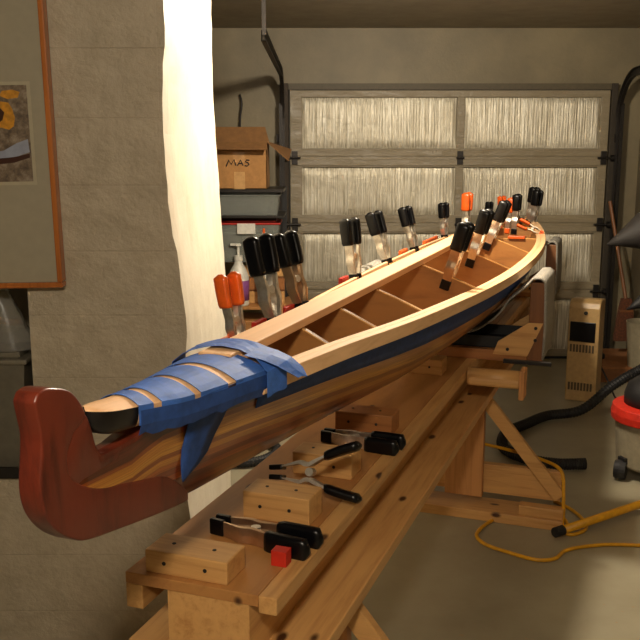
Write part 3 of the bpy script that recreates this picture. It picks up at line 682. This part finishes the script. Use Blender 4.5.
# foredeck tip
def dw(s):
    if s < .03: 
        x = (s + .04) / .07; return .032 * math.sqrt(max(0, 1 - (1 - x) ** 2)) + .001
    return .033 + (hb(s) + .022 - .033 - 0.0) * min(1, (s - .03) / .12)
def dz(s): return interp(s, [-.04, .1, .3, .55], [1.262, 1.250, 1.245, 1.240])
def ded(s): return interp(s, [-.04, 0, .1, .2, .55], [1.254, 1.246, 1.232, 1.222, 1.210])
def dbt(s): return interp(s, [-.04, -.02, .02, .1, .55], [1.232, 1.214, 1.205, 1.198, 1.17])
def deckrow(s, off=0, drop=0, wo=0):
    w_ = dw(s) + wo; r = []
    if drop: r.append(L(s, w_, ded(s) - drop)); 
    for k in range(-6, 7)[::-1] if False else range(6, -7, -1):
        f = k / 6; r.append(L(s, f * w_, ded(s) + (dz(s) - ded(s)) * (1 - f * f) + off))
    if drop: r.append(L(s, -w_, ded(s) - drop))
    return r
SD = [-.0398, -.038, -.034, -.027, -.018, -.005, .012, .03, .06, .1, .15, .2, .25, .3, .35, .4, .45, .5]
top_rows = [deckrow(s) for s in SD]
dk = MB(); dk.grid(top_rows, 0)
rowsS = []
for s in SD:
    w_ = dw(s); zb = dbt(s); r = [L(s, w_, ded(s))]
    for k in range(1, 6):
        a = PI / 2 * k / 5 if s < .1 else PI / 2 * k / 5
        r.append(L(s, w_ * (1 - .35 * (1 - math.cos(a))), ded(s) + (zb - ded(s)) * math.sin(a)))
    r += [L(s, -p.y * -1 if False else p.y, p.z) for p in []]
    r += [L(s, -w_ * (1 - .35 * (1 - math.cos(PI / 2 * k / 5))), ded(s) + (zb - ded(s)) * math.sin(PI / 2 * k / 5)) for k in range(5, 0, -1)]
    r.append(L(s, -w_, ded(s))); rowsS.append(r)
dk.grid(rowsS[:9], 1); dk.grid(rowsS[8:], 0)
k = len(dk.v); nS_ = len(rowsS[0]); dk.f.append(tuple(range(k - nS_, k))); dk.m.append(0)
o_dk = q(dk, 'foredeck', [W_strip2, M_blacknose], smooth=True)
def tapeband(s0, s1, mat, off=.0022, drop=.030, slant=0, n=6, name='tape_band', wo=.003, jag=.0015):
    rows = []
    for i in range(n + 1):
        s = s0 + (s1 - s0) * i / n; r = deckrow(s, off, drop + random.uniform(-jag, jag), wo)
        rows.append(r)
    return q(MB().grid(rows), name, mat, smooth=False, solid=(.0008, 1))
rows = []
for i in range(24):
    sq = .058 + .40 * i / 23; w_ = dw(sq) + .0045; jz = random.uniform(-.0035, .0035)
    rows.append([L(sq, w_, ded(sq) - .006), L(sq, w_, ded(sq) - .03), L(sq, w_ - .006, ded(sq) - .048 + jz)])
q(MB().grid(rows), 'tape_band', M_tape2, solid=(.0008, 1))
tapeband(.055, .092, M_tape); tapeband(.112, .196, M_tape); tapeband(.214, .296, M_tape); tapeband(.322, .43, M_tape)
# last wraps lie over the strips: draped higher, with a loose flap to the right
rows = []
for i in range(7):
    s = .415 + .075 * i / 6; w_ = dw(s) + .008
    r = [L(s + .0, w_ + .004, 1.165 + random.uniform(-.004, .004)), L(s, w_ + .004, 1.216)]
    for k in range(5, -6, -1):
        f = k / 5; r.append(L(s + .02 * (1 - f * f), f * w_, 1.218 + (1.2545 - 1.218) * (1 - f * f) ** .7 + random.uniform(-.0008, .0008)))
    r += [L(s, -w_ - .004, 1.20), L(s, -w_ - .004, 1.165)]
    rows.append(r)
q(MB().grid(rows), 'tape_band', M_tape, smooth=False, solid=(.0008, 1))
q(MB().grid([[L(.41, .060, 1.246), L(.45, .062, 1.247), L(.50, .060, 1.247)], [L(.425, .092, 1.236), L(.46, .096, 1.239), L(.505, .092, 1.238)], [L(.44, .118, 1.222), L(.475, .122, 1.226), L(.515, .118, 1.224)], [L(.455, .138, 1.206), L(.48, .140, 1.208), L(.515, .142, 1.205)], [L(.47, .150, 1.194), L(.485, .151, 1.194), L(.50, .158, 1.190)]]), 'tape_flap', M_tape, solid=(.0008, 1))
# hanging tail of tape down the near side
rows = []
for i, (tt, sa, sb_) in enumerate([(1.0, .21, .345), (.85, .21, .335), (.7, .208, .322), (.56, .208, .31), (.44, .209, .298), (.34, .21, .268), (.26, .212, .235), (.22, .214, .222)]):
    r = []
    for f in (0, .33, .66, 1):
        s = sa + (sb_ - sa) * f; b, z = sect(s, tt); r.append(L(s, b + .006 + .004 * math.sin(tt * 9), z))
    rows.append(r)
rows = [[L(.215 + .13 * f, hb(.215 + .13 * f) + .0265, 1.215) for f in (0, .33, .66, 1)]] + rows
q(MB().grid(rows), 'tape_tail', M_tape2, smooth=True, solid=(.0008, 1))
# ================================================================== SPRING CLAMPS
def arm_path(open_=0.0, g=.012):
    P = [(g, -.034), (g + .001, -.01), (g + .008, .018), (g + .015, .045), (g + .010, .07), (g + .013, .095), (g + .017, .13), (g + .019, .175), (g + .018, .212)]
    # rotate about the pivot
    a = open_; c = (0, .07); out = []
    for x, z in P:
        dx, dz_ = x - c[0], z - c[1]; a = open_ if z > .05 else 0; out.append((c[0] + dx * math.cos(a) - dz_ * math.sin(a), c[1] + dx * math.sin(a) + dz_ * math.cos(a)))
    return out
def make_clamp(grip, pad, open_=0.0, g=.012, steel_=M_steel):
    root = thing('spring_clamp', 'x', 'clamp')
    for sg in (1, -1):
        P = arm_path(open_, g); P = [(p.x, p.z) for p in catmull([(a, 0, b) for a, b in P], 4)]
        rows = []; n = len(P)
        for i, (x, z) in enumerate(P):
            f = i / (n - 1); w_ = .0145 + .003 * math.sin(f * PI)
            x2, z2 = P[min(i + 1, n - 1)]; x1_, z1_ = P[max(i - 1, 0)]; d_ = Vector((x2 - x1_, 0, z2 - z1_)).normalized(); nr = Vector((d_.z, 0, -d_.x))
            c = Vector((x, 0, z)); fl = .008 * math.exp(-((z - .065) / .05) ** 2)
            prof = [c + nr * -fl + Vector((0, -w_, 0)), c + nr * .002 + Vector((0, -w_, 0)), c + nr * .003, c + nr * .002 + Vector((0, w_, 0)), c - nr * fl + Vector((0, w_, 0)), c - nr * fl + Vector((0, w_ - .002, 0)), c, c - nr * fl + Vector((0, -w_ + .002, 0))]
            rows.append([(v.x * sg, v.y, v.z) for v in prof])
        m = MB().grid(rows, closed=True); a_ = m.build('arm', steel_, root, smooth=False)
        # vinyl grip sleeve
        gp = [p for p in P if p[1] > .105]; rows = []; n = len(gp)
        for i, (x, z) in enumerate(gp):
            f = i / (n - 1); e = 1 if .06 < f < .9 else (.9 if f <= .06 else math.sqrt(max(.08, 1 - ((f - .9) / .1) ** 2)))
            rr = []
            for k in range(12):
                a = 2 * PI * k / 12; ca, sa = math.cos(a), math.sin(a)
                rr.append(((x + .0128 * e * abs(ca) ** .6 * (1 if ca > 0 else -1)) * sg, .0245 * e * abs(sa) ** .6 * (1 if sa > 0 else -1), z + (.0 if f < 1 else .004)))
            rows.append(rr)
        m = MB().grid(rows, closed=True); k = len(m.v); m.f += [tuple(range(12)), tuple(range(k - 12, k))]; m.m += [0, 0]
        m.build('grip', grip, a_, smooth=True)
        x, z = P[0]; xb, zb = P[4]
        d_ = Vector((xb - x, 0, zb - z)).normalized()
        m = MB(); c0 = Vector((x, 0, z)) - d_ * .004; c1 = Vector((x, 0, z)) + d_ * .032
        m.bar((c0.x * sg, 0, c0.z), (c1.x * sg, 0, c1.z), .013, .036, up=(0, 1, 0)); m.build('jaw_pad', pad, a_, bevel=.003)
    MB().tube([(0, -.014, .07), (0, .014, .07)], .011, 12, ripple=0).build('spring', M_steel, root)
    return root
K = {}
K['black'] = make_clamp(M_black, M_black, 0, .012, M_steel)
K['wood_reflect'] = make_clamp(M_black, M_black, 0, .012, M_reflsteel)
K['orange'] = make_clamp(M_orange, M_orange, 0, .012)
K['wide'] = make_clamp(M_black, M_black, -.26, .012)
used = set()
def put(kind, label, s, b, z, lean_b=0, lean_s=0, yaw=0, sc=1, group=None, R=None):
    src = K[kind]
    if kind not in used: used.add(kind); c = src
    else: c = copy_tree(src)
    c['label'] = label
    if group: c['group'] = group
    # local X = across the boat (b), local Z up
    base_ = Matrix((NN, U, Vector((0, 0, 1)))).transposed()     # columns: X->b, Y->s, Z->up
    Rm = R if R is not None else Matrix.Rotation(lean_b, 3, 'Y') @ Matrix.Rotation(lean_s, 3, 'X') @ Matrix.Rotation(yaw, 3, 'Z')
    M = (base_ @ Rm).to_4x4(); M.translation = W(s, b, z)
    c.rotation_euler = M.to_euler(); c.location = M.translation; c.scale = (sc, sc, sc)
    return c
def shim(s, b, z, label, mat, dims=(.02, .012, .05), nm='wood_shim', cat='shim', grp='shims under the gunwale clamps'):
    m = MB().box(-dims[0] / 2, dims[0] / 2, -dims[1] / 2, dims[1] / 2, -dims[2] / 2, dims[2] / 2)
    o = m.build(nm, mat, bevel=.001); o.location = W(s, b, z); o.rotation_euler = (0, 0, TH); tag(o, label, cat, grp)
G1 = 'spring clamps along the far gunwale'
left = [('orange', .74, 'orange-handled spring clamp nearest the white column', .76), ('black', 1.05, 'large black-handled clamp nearest the orange one on the far gunwale', 1.03), ('wood_reflect', 1.34, 'second large black-handled clamp from the bow on the far gunwale', 1.0),
        ('black', 2.10, 'black-handled clamp third from the bow on the far gunwale, by the wood shim', .98), ('black', 2.62, 'black-handled clamp leaning left, fourth from the bow on the far gunwale', .98), ('black', 3.12, 'black-handled clamp fifth from the bow on the far gunwale', .92),
        ('black', 3.68, 'black-handled clamp with orange pads, just left of the tall orange clamp', .80)]
for k, (kd, s, lb, sc) in enumerate(left):
    b = -(hb(s) - .008)
    put(kd, lb, s, b, hz(s) + (.0 if k == 0 else .016), lean_b=[-.16, -.20, -.26, -.12, -.30, -.26, -.05][k], lean_s=.0, yaw=1.28, sc=sc, group=G1)
put('orange', 'upright orange-handled clamp on the far gunwale above the ridge strip', 4.05, -(hb(4.05) - .008), hz(4.05) + .004, lean_b=.02, yaw=1.45, sc=1.0, group=G1)
put('black', 'small black clamp on the far gunwale, right of the upright orange clamp', 4.42, -(hb(4.42) - .008), hz(4.42) + .004, lean_b=.05, yaw=1.1, sc=.62, group=G1)
put('orange', 'small red-orange clamp near the far tip of the boat', 4.66, -(hb(4.66) - .008), hz(4.66) + .004, lean_b=-.08, yaw=1.1, sc=.7, group=G1)
G2 = 'spring clamps gripping the plywood frames'
RS = Matrix.Rotation(PI / 2, 3, 'Z')
def rr(lb, ls): return Matrix.Rotation(lb, 3, 'Y') @ Matrix.Rotation(ls, 3, 'X') @ Matrix.Rotation(PI / 2 - .1, 3, 'Z')
put('wood_reflect', 'large black clamp nearest the bow gripping a frame inside the boat', 2.006, .125, 1.178, R=rr(.30, 0), sc=1.0, group=G2)
put('black', 'black clamp in the middle of the row gripping frames inside the boat', 2.606, .10, 1.182, R=rr(.28, 0), sc=1.0, group=G2)
put('black', 'black clamp gripping the frame just past the end of the ridge strip', 3.206, .07, 1.188, R=rr(.36, 0), sc=1.0, group=G2)
G3 = 'spring clamps at the stern'
for kd, s, lb, sc, ln in (('orange', 4.30, 'orange-handled clamp in the cluster at the stern', .85, .1), ('black', 4.40, 'black clamp directly behind the orange one in the stern cluster', .95, .05), ('black', 4.56, 'black clamp second from the right in the stern cluster', .92, .12), ('black', 4.72, 'rearmost black clamp, topmost of the stern cluster', .95, .12)):
    bb = {4.30: -.01, 4.40: .03, 4.56: .07, 4.72: .06}[s]
    if s in (4.30, 4.40): put(kd, lb, 4.356, bb, hz(4.35) - .012, R=rr(ln, 0), sc=sc, group=G3)
    else: put(kd, lb, s, hb(s) - .006, hz(s) + .006, lean_b=ln, yaw=1.2, sc=sc, group=G3)
# orange clamp lying over the near gunwale
put('orange', 'small orange clamp gripping the near gunwale sideways at the stern curve', 3.98, hb(3.98) - .006, hz(3.98) + .012, lean_b=-1.15, lean_s=.0, yaw=.5, sc=.6, group=G3)
# shims and pads
for s, mt, lb in ((1.17, W_strip, 'pale wood shim beside the first large black clamp'), (1.46, W_strip, 'pale wood shim beside the second large black clamp'), (2.2, W_strip, 'pale wood shim beside the third clamp on the far gunwale'), (2.72, W_strip, 'pale wood shim beside the left-leaning clamp'), (3.22, W_strip, 'pale wood shim beside the fifth clamp on the far gunwale')):
    shim(s, -(hb(s) + .012), hz(s) + .012, lb, mt, (.03, .014, .06))
for s, mt, lb, ln in ((.74, M_orange, 'orange plastic pad under the orange clamp by the column', .11), (.98, M_red, 'red plastic pad left of the first large black clamp', .07), (1.27, M_red, 'red plastic pad between the two large black clamps', .07), (2.0, M_red, 'red plastic pad left of the third clamp on the far gunwale', .08), (3.0, M_orange, 'orange plastic pad left of the fifth clamp', .12), (3.5, M_orange, 'long orange plastic pad near the clamp with orange pads', .30)):
    shim(s, -(hb(s) + .012), hz(s) - .004, lb, mt, (ln, .014, .034), 'plastic_pad', 'pad', 'plastic pads under the gunwale clamps')
shim(4.3, -.06, hz(4.35) - .002, 'orange plastic pad on the last frame left of the stern cluster', M_orange, (.05, .05, .012), 'plastic_pad', 'pad', 'plastic pads at the stern')
shim(3.806, .12, hz(3.8) - .0, 'orange plastic pad on the frame beside the sideways orange clamp', M_orange, (.05, .09, .012), 'plastic_pad', 'pad', 'plastic pads at the stern')
shim(4.66, hb(4.66) + .012, hz(4.66) + .01, 'small red plastic pad on the near gunwale at the stern tip', M_red, (.05, .02, .014), 'plastic_pad', 'pad', 'plastic pads at the stern')
# clamps lying on the beam: local Z (handles) -> +b, local X (spread) -> s, local Y -> up
def lying(ang, tilt=0): return Matrix.Rotation(ang, 3, 'Z') @ Matrix.Rotation(tilt, 3, 'Y') @ Matrix(((0, 0, 1), (1, 0, 0), (0, 1, 0)))
G4 = 'spring clamps lying on the beam'
put('wood_reflect', 'black-handled clamp lying nearest on the beam with a red pad by its handle', .60, -.075, .79, R=lying(-.12), sc=1.05, group=G4)
put('wide', 'wide-open clamp with curved steel arm lying across the pale block', .87, -.045, .83, R=Matrix(((0, 0, 1), (.35, -.936, 0), (.936, .35, 0))) @ Matrix.Rotation(.12, 3, 'Y'), sc=1.0, group=G4)
put('black', 'black-handled clamp lying farthest on the beam, before the darkened block', 1.30, -.06, .79, R=lying(-.08), sc=1.0, group=G4)
shim(.505, .095, .787, 'small red plastic pad on the beam next to the nearest clamp', M_red, (.03, .035, .034), 'plastic_pad', 'pad', 'plastic pads on the beam')
# ================================================================== CAMERA, LIGHT, WORLD
cam = bpy.data.cameras.new('camera'); co = bpy.data.objects.new('camera', cam); C.objects.link(co)
co.location = (0, 0, 1.65); co.rotation_euler = (math.radians(90 - 11), 0, 0)
cam.sensor_width = 36; cam.sensor_fit = 'HORIZONTAL'; cam.lens = 900 / 640 * 36; cam.clip_start = .05
bpy.context.scene.camera = co
def light(name, typ, loc, e, col, size=.2, rot=(0, 0, 0), sy=None):
    l = bpy.data.lights.new(name, typ); l.energy = e; l.color = col
    if typ == 'AREA':
        l.size = size
        if sy: l.shape = 'RECTANGLE'; l.size_y = sy
    else: l.shadow_soft_size = size
    o = bpy.data.objects.new(name, l); C.objects.link(o); o.location = loc; o.rotation_euler = rot; return o
light('ceiling_light', 'POINT', (.45, 3.8, 2.36), 175, (1, .88, .71), .07)
light('ceiling_light_near', 'POINT', (-.1, -.25, 2.4), 125, (1, .87, .70), .12)
w = bpy.data.worlds.new('world'); bpy.context.scene.world = w; w.use_nodes = True
w.node_tree.nodes['Background'].inputs[0].default_value = (1, .85, .62, 1); w.node_tree.nodes['Background'].inputs[1].default_value = .05
vs = bpy.context.scene.view_settings; vs.view_transform = 'Standard'; vs.look = 'None'; vs.gamma = 1; vs.use_curve_mapping = False; vs.exposure = 0
